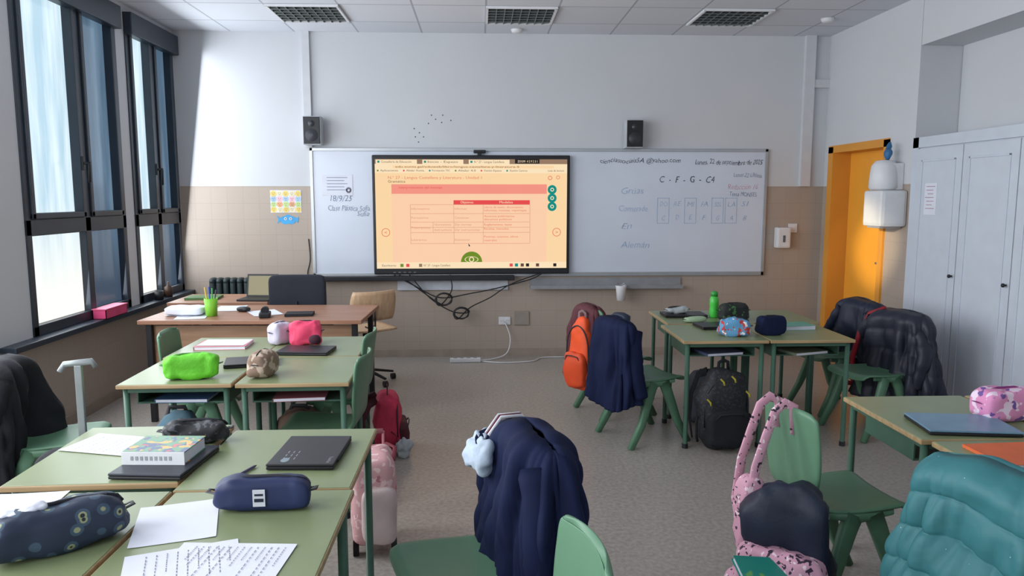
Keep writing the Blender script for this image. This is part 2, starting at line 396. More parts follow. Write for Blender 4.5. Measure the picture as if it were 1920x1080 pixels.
# ---------------------------------------------------------------- display
tv=thing('interactive_display','large wall-mounted interactive screen showing a web page','screen',(-.08,YB-.09,0))
b=B();b.span(-.97,.97,-.0,.06,.85,2.02,bev=.012)
b.span(-.945,.945,-.004,.0,.905,1.985);b.out('casing',BLACK,tv)
def sx_(u): return -.94+(u-702)/358*1.88
def sz_(v): return 1.98-(v-296)/207*1.07
SP=[glow('screen_page',(250,214,166)),glow('screen_bar',(150,122,100)),glow('screen_toolbar',(250,226,188)),glow('screen_pink',(242,148,132)),glow('screen_red',(230,76,78)),glow('screen_text',(96,70,60)),glow('screen_teal',(20,140,130)),glow('screen_olive',(110,140,40)),glow('screen_line',(214,150,120)),glow('screen_sheet',(251,206,170)),glow('screen_orange_text',(226,120,90)),glow('screen_dark',(40,34,34))]
b=B();b.rxz(-.94,.94,.91,1.98,-.006);b.out('screen',SP[0],tv)
b=B();yy=-.0075
def R(u0,u1,v0,v1,mi,dy=0): b.rxz(sx_(u0),sx_(u1),sz_(v1),sz_(v0),yy-dy,mi)
def Tt(t,u0,u1,v,h,mi): tmesh(b,t,sx_(u0),sx_(u1),sz_(v),h/190,lambda X,Y:(X,yy-.004,Y),mi)
R(702,1060,296,305,1);R(702,1060,305,322,2);R(702,1060,491,503,2)
for u in(704,790,876): R(u,u+76,297,305,2,.001);Tt(['Consellería de Educación','Inicio - Espazo','N.º 27 - Lengua Castellana'][(u-704)//86],u+10,u+66,303,4,5);R(u+3,u+7,299,303,6,.002)
R(962,1008,296,304,11,.001);Tt('ZOOM  4 2 9 2 3 1',967,1004,302,4,2)
R(735,1035,308,313,0,.001);Tt('edu.xunta.gal/eduweb/libro/lengua-castellana-y-literatura-5',740,970,312,3.5,5)
for k,t in enumerate(('Aplicaciones','Abalar Xunta','Formación TIC','Abalar 4.0','Xestión Espazos','Xestión Centros')): Tt(t,712+48*k,745+48*k,319,3.5,5);R(706+48*k,709+48*k,316,319,[7,4,6][k%3],.001)
Tt('Lista de lectura',1024,1054,319,3.5,5)
Tt('N.º 27 - Lengua Castellana y Literatura - Unidad 1',726,900,333,5,10);Tt('Gramática',726,758,340,4.5,5)
R(732,1022,344,491,9);R(732,1022,343,361,3,.001);Tt('interpretaciones del mensaje',746,826,351,4,4)
R(847,990,373,381,4,.001);Tt('Objetivos',860,884,379,4.5,2);Tt('Modelos',933,958,379,4.5,2)
for v in(381,398,414,424,434,455): R(766,990,v,v+.7,8,.001)
for u,v0 in((766,381),(847,381),(902,381),(990,381)): R(u,u+.7,v0,455,8,.001)
R(808,808.7,414,434,8,.001)
for t,u0,u1,v in(('Informativos',768,802,391),('Persuasivos',768,800,408),('Prescriptivos',768,803,427),('Literarios',768,796,450),('Normativos',811,842,421),('Instructivos',811,843,431),('Informar',849,872,391),('Convencer',849,876,408),('Dar normas',849,880,421),('Dar instrucciones',849,896,431),('Entretener',849,878,450),('Libros de texto, diccionarios,',904,978,388),('informes, noticias, reportajes',904,984,394),('Anuncios publicitarios,',904,962,405),('discursos políticos',904,956,411),('Reglamentos, leyes',904,956,421),('Recetas, manuales',904,950,429),('Poemas, cuentos, obras',904,968,444),('teatrales',904,928,451)): Tt(t,u0,u1,v,3.8,8 if u0<900 else 10)
def disc(u,v,ru,mi,a0=0,a1=2*pi,dy=.001,ri=0,asp=1):
    n=28;cx,cz=sx_(u),sz_(v);r=ru*.00525;q=ri*.00525
    for k in range(n):
        A=a0+(a1-a0)*k/n;C=a0+(a1-a0)*(k+1)/n
        pts=[(cx+q*math.cos(A),yy-dy,cz+q*asp*math.sin(A)),(cx+r*math.cos(A),yy-dy,cz+r*asp*math.sin(A)),(cx+r*math.cos(C),yy-dy,cz+r*asp*math.sin(C))]
        if ri: pts.append((cx+q*math.cos(C),yy-dy,cz+q*asp*math.sin(C)))
        b.quad(pts,mi)
for v in(353,369,385): disc(1032,v,8.5,6);disc(1032,v,3.5,2,dy=.002,ri=2)
for u,t in((720,'<'),(1041,'>')): disc(u,434,8,10,ri=6.8);Tt(t,u-2.5,u+2.5,437,5,4)
disc(880,491,20,7,0,pi);disc(880,486,13,2,dy=.002,ri=11.5,asp=.45);disc(880,486,5,2,dy=.002,ri=3.2)
disc(1028,331,4,10,ri=2.8);disc(1043,330,3.5,10,ri=2.5)
for k,u in enumerate((746,757,781,952,962,973,983,1002,1035)): R(u,u+6,494,500,[7,4,1,4,6,5,11,5,11][k],.001)
Tt('Escritorio',712,738,499,4,5);Tt('N.º 27 - Lengua Castellana',790,840,499,4,5)
b.quad([(sx_(874),yy-.004,sz_(455)),(sx_(878),yy-.004,sz_(460)),(sx_(875),yy-.004,sz_(461))],11)
b.out('screen_content',SP,tv)
for k in range(5):
    b=B();b.span(-.78+.05*k,-.755+.05*k,-.003,0,.868,.876);b.out('button',mat('button_grey',(110,110,116),.4) if k==0 else bpy.data.materials['button_grey'],tv)
b=B();b.span(-.06,.06,-.02,.03,0,.03,bev=.008);b.cyl((0,-.02,.018),(0,-.03,.018),.012);b.span(-.02,.02,-.01,.02,-.02,0)
tag(b.out('webcam',BLACK,None,(.0,YB-.07,2.04)),'small black webcam on top of the display','webcam')
SPK=mat('speaker_grey',(176,180,186),.5);DRV=mat('driver_grey',(50,52,58),.35)
def speaker(x,z,lab):
    r=thing('speaker',lab,'speaker',(x,YB-.10,z),0,'wall speakers')
    b=B();b.span(-.085,.085,-.07,.07,0,.27,bev=.006);b.out('cabinet',SPK,r)
    b=B();b.span(-.078,.078,-.078,-.069,.008,.262,bev=.004);b.out('grille',BLACK,r)
    for zz,rr in((.09,.055),(.20,.028)):
        b=B();b.sweep([(0,-.079,zz),(0,-.083,zz),(0,-.0835,zz),(0,-.086,zz)],[rr*1.1,rr,rr*.35,rr*.25],ref=(0,0,1),n=24);b.out('driver',DRV,r)
    b=B();b.span(-.03,.03,.07,.10,.06,.14);b.out('bracket',WHITE,r)
speaker(-1.60,2.11,'dark grey wall speaker at the end of the whiteboard');speaker(1.51,2.09,'grey wall speaker with white sides above the whiteboard')
def plate(name,label,cat,x,z,w,h,m,deco=None,m2=None):
    b=B();b.box((0,-.008,0),(w,.016,h),bev=.004)
    if deco: deco(b)
    return tag(b.out(name,[m,m2 or BLACK],None,(x,YB,z)),label,cat)
def sock(b):
    for s in(-1,1):
        b.box((s*.028,-.017,0),(.038,.004,.045),bev=.001,mi=0)
        for q in(-.008,.008): b.box((s*.028+q,-.0195,0),(.005,.002,.005),mi=1)
plate('wall_socket','white double wall socket with a cable plugged in','wall socket',.245,.365,.12,.08,WHITE,sock)
plate('junction_box','beige square blanking plate on the tiled wall','wall plate',.42,.39,.15,.14,mat('beige_plate',(146,137,128),.5))
plate('light_switch','small white light switch on the tiled wall','light switch',3.18,1.30,.09,.09,WHITE,lambda b:b.box((0,-.018,0),(.05,.006,.05),bev=.002))
sd=thing('soap_dispenser','white wall soap dispenser with dark window','soap dispenser',(3.06,YB,1.10))
b=B();b.span(-.07,.07,-.10,0,.0,.21,bev=.02);b.out('dispenser_body',WHITE,sd)
b=B();b.span(-.012,.012,-.106,-.098,.06,.13,bev=.004);b.out('level_window',mat('grey_window',(90,96,104),.3),sd)
def deco1(b):
    cols=[1,2,3,4,5,6]
    for i in range(5):
        for j in range(4):
            cx=-2.03+.06*i;cz=1.49+.052*j;r=.030;mi=cols[(i*3+j*2)%6];n=14
            b.quad([(cx+r*math.cos(2*pi*k/n),-.0036-.0003*((i+j)%4),cz+r*math.sin(2*pi*k/n)) for k in range(n)],mi)
            for s in(-1,1): b.rxz(cx+s*.009-.003,cx+s*.009+.003,cz+.003,cz+.009,-.0052,7)
            b.rxz(cx-.009,cx+.009,cz-.012,cz-.009,-.0052,7)
pc=[mat('pc%d'%i,c,.7) for i,c in enumerate(((232,206,120),(236,190,200),(196,216,150),(232,222,190),(170,196,220),(226,170,130)))]
sheet('poster','small pastel collage of round cut-outs on the wall','poster',-2.06,-1.76,1.46,1.68,YB,[PAPER]+pc+[INK],deco1)
b=B();n=40
pts=[]
for k in range(n):
    a=2*pi*k/n;r=.075*(1+.10*math.sin(5*a)+.05*math.sin(9*a));pts.append((r*1.1*math.cos(a),-.003,.6*r*math.sin(a)))
b.quad(pts,0);b.quad([(-.06,-.0035,0),(-.11,-.0035,.045),(-.095,-.0035,0),(-.11,-.0035,-.04)],0);b.quad([(.06,-.0035,0),(.105,-.0035,.03),(.095,-.0035,-.03)],0)
for s in(-1,1):
    b.quad([(s*.025+.014*math.cos(a*.5236),-.005,.01+.014*math.sin(a*.5236)) for a in range(12)],1);b.quad([(s*.025+.006*math.cos(a*.5236),-.006,.01+.006*math.sin(a*.5236)) for a in range(12)],2)
tag(b.out('paper_cutout',[mat('cutout_blue',(70,160,214),.6),PAPER,INK],None,(-1.895,YB,1.39)),'light blue paper fish cut-out on the tiled wall','wall decoration')
b=B()
for x,z in((-.43,2.37),(-.37,2.34),(-.50,2.33),(-.36,2.41),(-.59,2.24),(-.63,2.20),(-.55,2.20),(-.60,2.15),(-.64,2.28),(-.47,2.41),(-.28,2.36)): b.sweep([(x,.004,z),(x,-.004,z)],[.008,.005],n=8)
o=tag(b.out('wall_plugs',INK,None,(0,YB,0)),'cluster of dark screw holes in the white wall','screw holes');o['kind']='stuff'
def cable(name,label,paths,m,r=.006):
    b=B()
    for p in paths:
        P=[Vector(q) for q in p];S=[]
        for i in range(len(P)-1):
            p0=P[max(i-1,0)];p1=P[i];p2=P[i+1];p3=P[min(i+2,len(P)-1)]
            for k in range(6):
                t=k/6;S.append(.5*((2*p1)+(-p0+p2)*t+(2*p0-5*p1+4*p2-p3)*t*t+(-p0+3*p1-3*p2+p3)*t**3))
        S.append(P[-1]);b.sweep(S,r,ref=(.1,1,.2),n=6)
    return tag(b.out(name,m),label,'cable')
y=7.38
coil=lambda cx,cz,r:[(cx+r*1.3*math.cos(a*.8)*(1+.1*math.sin(a*2)),y-.01-.004*a,cz+r*math.sin(a*.8)) for a in range(22)]
cable('cable','black video cable hanging in a loop under the display',[[(-.85,y,.85),(-.65,y,.74),(-.40,y,.62),(-.1,y,.66),(.2,y,.72),(.5,y,.80),(.62,y,.86)]],BLACK)
cable('cable','black coiled cable bundle hanging under the display',[[(-.80,y+.01,.85),(-.6,y,.70),(-.42,y,.57),(-.34,y,.55)]+coil(-.36,.61,.06)+[(-.3,y,.66),(-.28,y,.74),(-.3,y,.85)]],BLACK)
cable('cable','black cable bundle with a coil drooping lowest',[[(-.7,y+.01,.85),(-.5,y-.01,.62),(-.28,y,.48)]+coil(-.19,.47,.055)+[(-.10,y,.52),(.1,y,.62),(.3,y,.75),(.6,y,.86)]],BLACK)
cable('cable','thin black cable running along the wall beside the board',[[(-1.70,7.492,1.2),(-1.69,7.492,1.0),(-1.72,7.492,.86),(-1.70,7.492,.75)],],BLACK,.005)
cable('cable','white power cable from the wall socket to the floor',[[(.245,7.46,.36),(.30,7.42,.2),(.26,7.38,.05),(.1,7.3,.008),(-.02,7.25,.008),(.2,7.15,.008),(.5,7.2,.008),(.62,7.36,.008),(.85,7.38,.008)]],WHITE)
ps=thing('power_strip','white multi-socket power strip lying on the floor','power strip',(-.15,7.22,0),.05)
b=B();b.box((0,0,.022),(.30,.06,.04),bev=.008);b.out('strip_body',WHITE,ps)
OUTG=mat('outlet_grey',(160,160,164),.5)
for k in range(4):
    b=B();b.lathe((-.1+.065*k,0,.0425),[(0,0),(.02,0),(.02,.001),(0,.001)],n=16);b.out('outlet',OUTG,ps)
r=thing('radiator','dark cast-iron column radiator under the whiteboard','radiator',(-2.2,7.36,0))
b=B()
for k in range(13):
    x=-.40+.066*k
    for yy_ in(-.045,.045): b.sweep([(x,yy_,.16),(x,yy_,.20),(x,yy_,.78),(x,yy_,.82)],[(.022,.015),(.028,.02),(.028,.02),(.02,.014)],ref=(0,1,0),n=8)
    b.se((x,0,.80),(.034,.07,.035),.8,.8,nu=12,nv=8,flat=False);b.se((x,0,.18),(.034,.07,.035),.8,.8,nu=12,nv=8,flat=False)
b.cyl((-.46,0,.19),(.46,0,.19),.02);b.out('column_body',mat('radiator_iron',(38,50,52),.45),r)
for x in(-.33,.33):
    b=B();b.box((x,0,.075),(.04,.1,.15),bev=.008);b.out('foot',DARKM,r)
b=B();b.cyl((.44,0,.80),(.52,0,.80),.022);b.cyl((.52,0,.80),(.56,0,.80),.03);b.out('valve',ALU,r)
pd=thing('paper_towel_dispenser','white plastic wall dispenser with rounded casing','towel dispenser',(X1,6.12,1.37))
b=B();b.span(-.22,0,-.15,.15,0,.30,bev=.03,);b.out('dispenser_body',WHITE,pd);b=B();b.span(-.20,-.02,-.10,.10,-.012,.004,bev=.003);b.out('outlet_slot',mat('slot_grey',(150,152,158),.5),pd)
b=B();b.lathe((-.12,0,0),[(0,0),(.10,0),(.115,.02),(.11,.12),(.10,.20),(.07,.24),(0,.25)]);b.span(-.1,0,-.09,.09,.0,.22,bev=.01)
p2=tag(b.out('paper_roll_holder',WHITE,None,(X1,6.14,1.672)),'rounded white holder above the towel dispenser','roll holder')
b=B();b.se((0,0,0),(.03,.04,.05),.9,.9,amp=.01,seed=4,nu=18,nv=12,flat=False);b.sweep([(0,0,.03),(.01,0,.07),(.02,.01,.10)],[.02,.022,.008]);tag(b.out('glove',mat('blue_rubber',(50,104,150),.5),None,(X1-.10,6.14,1.965)),'blue rubber glove resting above the dispenser','glove')
# ---------------------------------------------------------------- school tables
def table():
    r=thing('school_table','green laminate school table with beech edge and green steel legs','school table',(0,0,0),0,'school tables')
    w,d=.275,.305
    b=B();b.span(-w+.004,w-.004,-d+.004,d-.004,.694,.7115,bev=.002);b.out('tabletop',TOPG,r)
    b=B();b.span(-w,w,-d,d,.690,.7095,bev=.004);b.out('edge_band',EDGE,r)
    b=B()
    for s in(-1,1):
        b.span(-w+.03,w-.03,s*(d-.035)-.01,s*(d-.035)+.01,.665,.690,bev=.003);b.span(s*(w-.035)-.01,s*(w-.035)+.01,-d+.03,d-.03,.665,.690,bev=.003)
    b.out('frame',LEGG,r)
    b=B();b.span(-w+.05,w-.05,-d+.12,d-.12,.585,.593)
    for s in(-1,1): b.span(s*(w-.05)-.003,s*(w-.05)+.003,-d+.12,d-.12,.585,.67)
    b.out('book_shelf',LEGG,r)
    for sx in(-1,1):
        for sy in(-1,1):
            b=B();x=sx*(w-.035);yv=sy*(d-.035);b.cyl((x,yv,.012),(x,yv,.69),.015);b.cyl((x,yv,0),(x,yv,.03),.019,mi=1);b.out('leg',[LEGG,BLACK],r)
    return r
tabs=[(-1.50,3.92,.02),(-.93,3.92,.02),(-1.53,4.54,.01),(-.98,4.54,.02),
(-1.255,2.64,.03),(-.685,2.575,.0),(-1.235,1.965,0),(-.672,1.955,0),
(1.56,4.90,0),(2.12,4.90,0),(1.62,5.55,0),(2.19,5.55,0),
(1.93,2.955,0),(2.50,2.955,0),(1.96,2.33,0),(2.53,2.33,0)]
t0=table();t0.location=(tabs[0][0],tabs[0][1],0);t0.rotation_euler=(0,0,tabs[0][2])
for x,yv,a in tabs[1:]: dup(t0,(x,yv,0),a)
# ---------------------------------------------------------------- chairs
def chair():
    r=thing('school_chair','green moulded plastic school chair at a table','chair',(0,0,0),0,'green school chairs')
    prof=[(.205,.405,.17),(.20,.425,.185),(.17,.437,.19),(.08,.432,.195),(-.04,.424,.19),(-.12,.424,.178),(-.165,.432,.168)]
    def pr(P,u):
        k=u*(len(P)-1);i=min(int(k),len(P)-2);t=k-i
        return [P[i][q]*(1-t)+P[i+1][q]*t for q in range(3)]
    def fs(u,v):
        y,z,w=pr(prof,u);s=2*v-1;return (w*s,y,z-.012*(1-s*s)*min(1,(1-u)*3+.2)+.004*s**4)
    b=B();b.grid(fs,18,12);b.out('seat',GREEN,r,mods=[('SOLIDIFY',dict(thickness=.016,offset=0)),('SUBSURF',dict(levels=1,render_levels=1))])
    pb=[(-.160,.430,.165),(-.190,.450,.165),(-.205,.49,.170),(-.213,.54,.184),(-.222,.60,.195),(-.234,.68,.197),(-.248,.76,.192),(-.254,.79,.186),(-.257,.807,.176),(-.254,.811,.150)]
    def fb(u,v):
        y,z,w=pr(pb,u);s=2*v-1;k=min(1,max(0,(u-.2)*2));return (w*s,y+.03*s*s*k,z-.014*s**4*max(0,u-.75)*4)
    b=B();b.grid(fb,22,12);b.out('backrest',GREEN,r,mods=[('SOLIDIFY',dict(thickness=.02,offset=0)),('SUBSURF',dict(levels=1,render_levels=1))])
    for s in(-1,1):
        b=B();b.sweep([(s*.17,.12,.415),(s*.172,-.02,.405),(s*.165,-.15,.415)],[(.012,.012),(.02,.022),(.012,.014)],ref=(1,0,0),n=10,e=.6);b.out('seat_rail',GREEN,r)
    for s in(-1,1):
        for ye,yt in((.215,.035),(-.235,-.045)):
            b=B();b.sweep([(s*.172,yt,.415),(s*.178,yt*1.6,.36),(s*.195,ye*.62,.15),(s*.205,ye,.0)],[(.037,.020),(.035,.022),(.026,.019),(.021,.018)],ref=(1,0,0),n=12,e=.6);b.out('leg',GREEN,r)
    return r
ang=lambda d:math.radians(d-90)
chs={ # x,y,facing angle
'c1':(1.02,5.48,20,'green plastic school chair with orange backpack on its back'),'c2':(1.10,4.88,22,'green plastic school chair with navy jacket over its back'),
'c3':(2.68,5.50,190,'green plastic school chair with dark jacket over its back'),'c4':(2.68,4.93,195,'green plastic school chair with padded vest over its back'),
'a1':(-.84,3.86,178,'empty green plastic chair pushed under a table'),'a2':(-.90,4.50,178,'empty green plastic chair pushed under a table'),'a3':(-1.66,4.55,5,'green plastic chair tucked beside a table'),
'a4':(-2.12,3.70,10,'green plastic chair with black jacket over its back'),
'b1':(-.06,2.32,199,'green plastic chair draped with a navy jacket'),'b2':(.02,1.63,190,'empty green plastic chair beside a table covered in papers'),
'd1':(1.44,2.84,8,'green plastic chair with a pink backpack hanging from it'),'d2':(1.74,2.12,24,'green plastic chair covered by a teal padded coat')}
c0=None
for k,(x,yv,a,lab) in chs.items():
    if c0 is None: c0=chair();c0.location=(x,yv,0);c0.rotation_euler=(0,0,ang(a));c0['label']=lab
    else: dup(c0,(x,yv,0),ang(a),lab)
# ---------------------------------------------------------------- draped jackets
def drape(name,label,key,m,zt=.835,zb=.25,w0=.2,w1=.27,d0=.05,d1=.09,folds=5,amp=.014,seed=0,quilt=0,qs=.1,sl=True,lm=None,hem=.04,yo=-.24,slz=.35,N=48,Mx=100,qe=.55):
    x,yv,a,_=chs[key];r=thing(name,label,'jacket',(x,yv,0),ang(a))
    b=B()
    def fn(u,t):
        an=2*pi*u;z=zt-(zt-zb)*t;q=min(t/.10,1);s=math.sqrt(max(0,1-(1-q)**2))
        w=(w0+(w1-w0)*t**.7)*(.84+.16*s);d=.006+(d0+(d1-d0)*t)*s
        ca,sa=math.cos(an),math.sin(an)
        if quilt:
            qq=abs(math.sin(pi*((zt-z)/qs+.30*noise.noise(Vector((ca*1.3,sa*1.3,seed))))))**qe
            k=qq*(1+.5*noise.noise(Vector((ca*6,sa*6,z*9+seed)))+.25*noise.noise(Vector((ca*16,sa*16,z*8))));d+=quilt*k*s;w+=quilt*.6*k*s
        xx=w*spow(ca,.75);y=yo+d*spow(sa,.85)
        am=amp*min(1,t*2.5+.15)
        f=am*(2.0*noise.noise(Vector((2.6*ca+.8*z,2.6*sa+seed,z*2.2)))+1.5*noise.noise(Vector((5.5*ca+1.5*z,5.5*sa-seed,z*3.2+seed)))+.8*noise.noise(Vector((11*ca-3*z,11*sa,z*7)))+.55*math.sin(folds*an+seed+3*noise.noise(Vector((ca,sa,z*2)))))
        xx+=f*ca;y+=f*sa*1.3
        z-=t*(hem*math.sin(an+seed)+hem*.6*math.sin(2*an+seed*2));z+=.014*noise.noise(Vector((xx*8,seed,0)))*(1-t)-.05*(xx/w0)**2*(1-t)*.6
        return (xx,y,z)
    b.grid(fn,Mx,N,closeu=True)
    b.out('jacket_body',[m],r,mods=[('SOLIDIFY',dict(thickness=.008,offset=-1))])
    if sl:
        for s in(-1,1):
            b=B();P=[];S=[]
            for i in range(22):
                t=i/21;P.append((s*(w0*.72+.10*math.sin(min(1,t*1.6)*pi/2)+.012*math.sin(5*t+seed)),yo+.05+.03*math.sin(3*t+seed+s),zt-.08-(zt-.08-slz)*t));k=1+.10*noise.noise(Vector((t*9,seed,s)))*2;S.append(((.060-.016*t)*k,(.046-.012*t)*k))
            b.sweep(P,S,ref=(1,0,0),n=18);b.out('sleeve',m,r)
    if lm:
        b=B();b.sweep([(-w0*.5,yo+.03,zt-.02),(-w0*.3,yo+.05,zt+.008),(0,yo+.055,zt+.012),(w0*.3,yo+.05,zt+.008),(w0*.5,yo+.03,zt-.02)],[(.012,.02),(.016,.03),(.018,.032),(.016,.03),(.012,.02)],ref=(0,1,0),n=12);b.out('collar',lm,r)
    return r
NAVJ=mat('navy_tracksuit',(21,29,58),.8,var=.15,bump=.1,spec=.15)
jk=drape('jacket','navy tracksuit jacket draped over a green chair back','b1',NAVJ,zt=.86,zb=.20,w0=.23,w1=.33,d0=.09,d1=.16,folds=4,amp=.028,seed=1,slz=.28,N=64,Mx=140)
LINg=mat('pale_grey_lining',(170,184,200),.8,bump=.2);STR=mat('white_stripe',(220,222,228),.6);BUR=mat('burgundy_stripe',(96,32,48),.6)
b=B();b.se((.17,-.13,.745),(.085,.045,.055),.8,.8,amp=.035,freq=14,seed=3,flat=False);b.out('lining',LINg,jk,label='pale grey fleece lining turned out')
for k,mm_ in((0,STR),(1,BUR),(2,STR)):
    b=B();b.sweep([(.19-.014*k,-.33,.78),(.19-.014*k,-.27,.852),(.18-.014*k,-.19,.856),(.17-.014*k,-.14,.80)],[(.0065,.003)]*4,ref=(1,0,0),n=8);b.out('stripe',mm_,jk)
drape('jacket','navy zip jacket hanging over a green chair back','c2',NAVJ,zb=.30,w0=.2,w1=.24,d0=.06,d1=.10,seed=2.3,folds=4,amp=.018,lm=NAVY2)
DRF=mat('dark_red_fabric',(84,38,46),.7)
drape('jacket','dark red jacket over a chair back beneath a backpack','c1',DRF,zt=.835,zb=.34,w0=.16,w1=.18,d0=.05,d1=.09,seed=4,folds=4,amp=.02,sl=False)
drape('jacket','dark navy jacket bunched over a green chair back','c3',NAVY2,zt=.84,zb=.36,w0=.21,w1=.24,d0=.08,d1=.12,seed=5,folds=3,amp=.03)
pv=drape('padded_vest','black padded vest with red lining over a chair','c4',mat('black_nylon',(32,36,50),.5,var=.2,bump=.1),zt=.84,zb=.24,w0=.23,w1=.31,d0=.09,d1=.15,seed=6,folds=3,quilt=.012,qs=.13,amp=.028)
b=B();b.sweep([(.30,-.14,.28),(.28,-.10,.45),(.24,-.12,.65),(.20,-.16,.79),(.1,-.2,.845)],[(.02,.02),(.02,.02),(.018,.018),(.016,.016),(.012,.012)],n=10);b.out('red_lining',mat('red_lining',(146,28,40),.6),pv)
b=B();b.sweep([(-.34,-.20,.25),(-.25,-.36,.24),(-.1,-.44,.235),(.1,-.44,.23),(.25,-.38,.225),(.34,-.22,.235),(.33,-.08,.26)],.017,n=10);b.out('red_trim',bpy.data.materials['red_lining'],pv)
j4=drape('jacket','black winter jacket over a chair by the wall','a4',BLKF,zt=.84,zb=.25,w0=.22,w1=.3,d0=.1,d1=.17,seed=7,folds=3,amp=.035)
TEAL=spl('teal_nylon',(50,112,118),[((190,212,214),.06)],26,r=.6,kind='vor',bump=.6,bs=14)
drape('padded_coat','teal padded coat with small silver dots over a chair','d2',TEAL,zt=.84,zb=.08,w0=.23,w1=.34,d0=.08,d1=.15,seed=8,folds=3,quilt=.022,qs=.125,amp=.020,sl=False,N=110,Mx=180,qe=.42)
# ---------------------------------------------------------------- backpacks
def backpack(label,loc,rz,m,m2,h=.46,w=.30,d=.18,pull=None,straps=True,seed=1,name='backpack',e=.55,tap=.22,m3=None):
    r=thing(name,label,'backpack',loc,rz);m3=m3 or m2
    b=B();b.se((0,0,h/2),(w/2,d/2,h/2),e,e,amp=.016,freq=8,seed=seed,tap=tap,nu=48,nv=32);b.out('main_compartment',m,r)
    b=B();b.se((0,-d*.40,h*.30),(w*.40,d*.27,h*.24),.5,.55,amp=.010,seed=seed+1,tap=.12,flat=False);b.out('front_pocket',m2,r)
    b=B()
    P=[(w*.40*math.cos(a),-d*.30,h*.56+h*.34*math.sin(a)) for a in [pi*k/12 for k in range(13)]]
    b.sweep([(P[0][0],P[0][1],h*.3)]+P+[(P[-1][0],P[-1][1],h*.3)],.005,ref=(0,1,0),n=8);b.out('zipper',ZIP,r)
    b=B();b.sweep([(-w*.28,-d*.60,h*.42),(-w*.2,-d*.66,h*.49),(0,-d*.68,h*.50),(w*.2,-d*.66,h*.49),(w*.28,-d*.60,h*.42)],.004,n=8);b.out('pocket_zipper',ZIP,r)
    b=B();b.sweep([(-.035,0,h*.95),(-.03,0,h+.035),(0,0,h+.05),(.03,0,h+.035),(.035,0,h*.95)],[(.012,.004)]*5,ref=(0,1,0),n=8);b.out('top_handle',m3,r)
    if straps:
        for s in(-1,1):
            b=B();b.sweep([(s*w*.2,d*.35,h*.93),(s*w*.3,d*.62,h*.86),(s*w*.36,d*.85,h*.6),(s*w*.4,d*.75,h*.3),(s*w*.42,d*.45,h*.08)],[(.028,.007)]*3+[(.02,.005),(.012,.003)],ref=(1,0,0),n=10);b.out('shoulder_strap',m3,r)
    for s in(-1,1):
        b=B();b.sweep([(s*w*.47,-d*.1,h*.42),(s*(w*.5+.01),-d*.25,h*.36),(s*(w*.5+.012),-d*.3,h*.2),(s*w*.48,-d*.2,h*.12)],[(.009,.003)]*4,ref=(0,1,0),n=8);b.out('side_strap',m3,r)
    if pull:
        for px_,pz_ in((-w*.15,h*.9),(w*.32,h*.74),(w*.2,h*.52),(-w*.38,h*.66),(w*.05,h*.93)):
            b=B();b.sweep([(px_,-d*.40,pz_),(px_+.01,-d*.52,pz_-.015),(px_+.012,-d*.54,pz_-.035)],[(.006,.004)]*3,ref=(0,1,0),n=8);b.out('pull_tab',pull,r)
    return r
backpack('black backpack with yellow zip pulls standing on the floor',(1.555,4.63,0),.12,spl('black_pack_pattern',(26,28,33),[((46,48,56),.56)],60),BLKF,h=.53,w=.37,d=.22,pull=mat('yellow_cord',(160,150,40),.6),e=.78,tap=.12)
REDB=mat('crimson_fabric',(190,44,76),.65,bump=.15,var=.2)
backpack('crimson and black backpack lying beside a chair',(-.60,4.70,0),1.7,REDB,mat('dark_red_pack',(74,26,36),.7),h=.37,w=.30,d=.20,seed=5)
backpack('bright orange backpack hanging from a green chair back',(.735,5.30,.22),math.radians(-52),ORGF,mat('orange_pocket',(214,74,32),.6),h=.53,w=.27,d=.16,seed=3,e=.6,tap=.42,m3=mat('grey_strap',(120,96,96),.6))
b=B();b.se((0,0,.06),(.05,.05,.06),.9,.9,amp=.02,freq=20,seed=2);tag(b.out('plush_charm',mat('grey_plush',(170,176,180),.9,bump=.3),None,(-.49,4.54,0)),'small grey fluffy charm beside the red backpack','plush charm')
PINK2=spl('pink_dark_pattern',(212,158,178),[((54,40,58),.60),((240,215,222),.63)],46)
pb=thing('backpack','pink patterned backpack with dark panel hanging from a chair','backpack',(1.13,2.62,.06),math.radians(-78))
cr,sr=math.cos(.75),math.sin(.75)
b=B();b.se((0.02,0,.30),(.17,.10,.21),.55,.6,amp=.035,freq=7,seed=9,tap=.25,rz=.75);b.out('main_compartment',NAVY2,pb)
b=B();b.se((.02+.095*sr,-.095*cr,.15),(.17,.07,.14),.5,.6,amp=.024,freq=9,seed=4,flat=False,rz=.75);b.out('front_pocket',PINK2,pb)
b=B();b.se((.04,-.02,.085),(.20,.13,.085),.6,.6,amp=.028,freq=9,seed=6,rz=.75);b.out('base_panel',PINK2,pb)
b=B();b.se((-.12,-.075,.33),(.045,.05,.17),.6,.7,amp=.015,freq=10,seed=7,flat=False);b.out('side_pocket',PINK2,pb)
for sx in (-.205,-.105):
    b=B();b.sweep([(sx+.03,-.07,.25),(sx+.01,-.085,.38),(sx,-.06,.53),(sx,-.02,.65),(sx,.015,.745),(sx,.055,.775),(sx,.095,.755),(sx,.105,.65)],[(.021,.007)]*8,ref=(1,0,0),n=10);b.out('shoulder_strap',PINK2,pb)
bk=thing('book','teal illustrated book sticking out of a backpack','book',(1.02,2.42,.30),math.radians(12))
TLB=spl('teal_cover',(36,140,126),[((110,170,90),.60),((196,110,130),.66)],14,r=.35)
Mx=Matrix.Rotation(math.radians(10),3,'Y')@Matrix.Rotation(math.radians(26),3,'X')
b=B();b.box((0,0,.0),(.25,.17,.004),M=Mx);b.box(tuple(Mx@Vector((0,0,-.018))),(.25,.17,.004),M=Mx);b.out('cover',TLB,bk)
b=B();b.box(tuple(Mx@Vector((0,0,-.009))),(.242,.162,.014),M=Mx);b.out('pages',PAPER,bk)
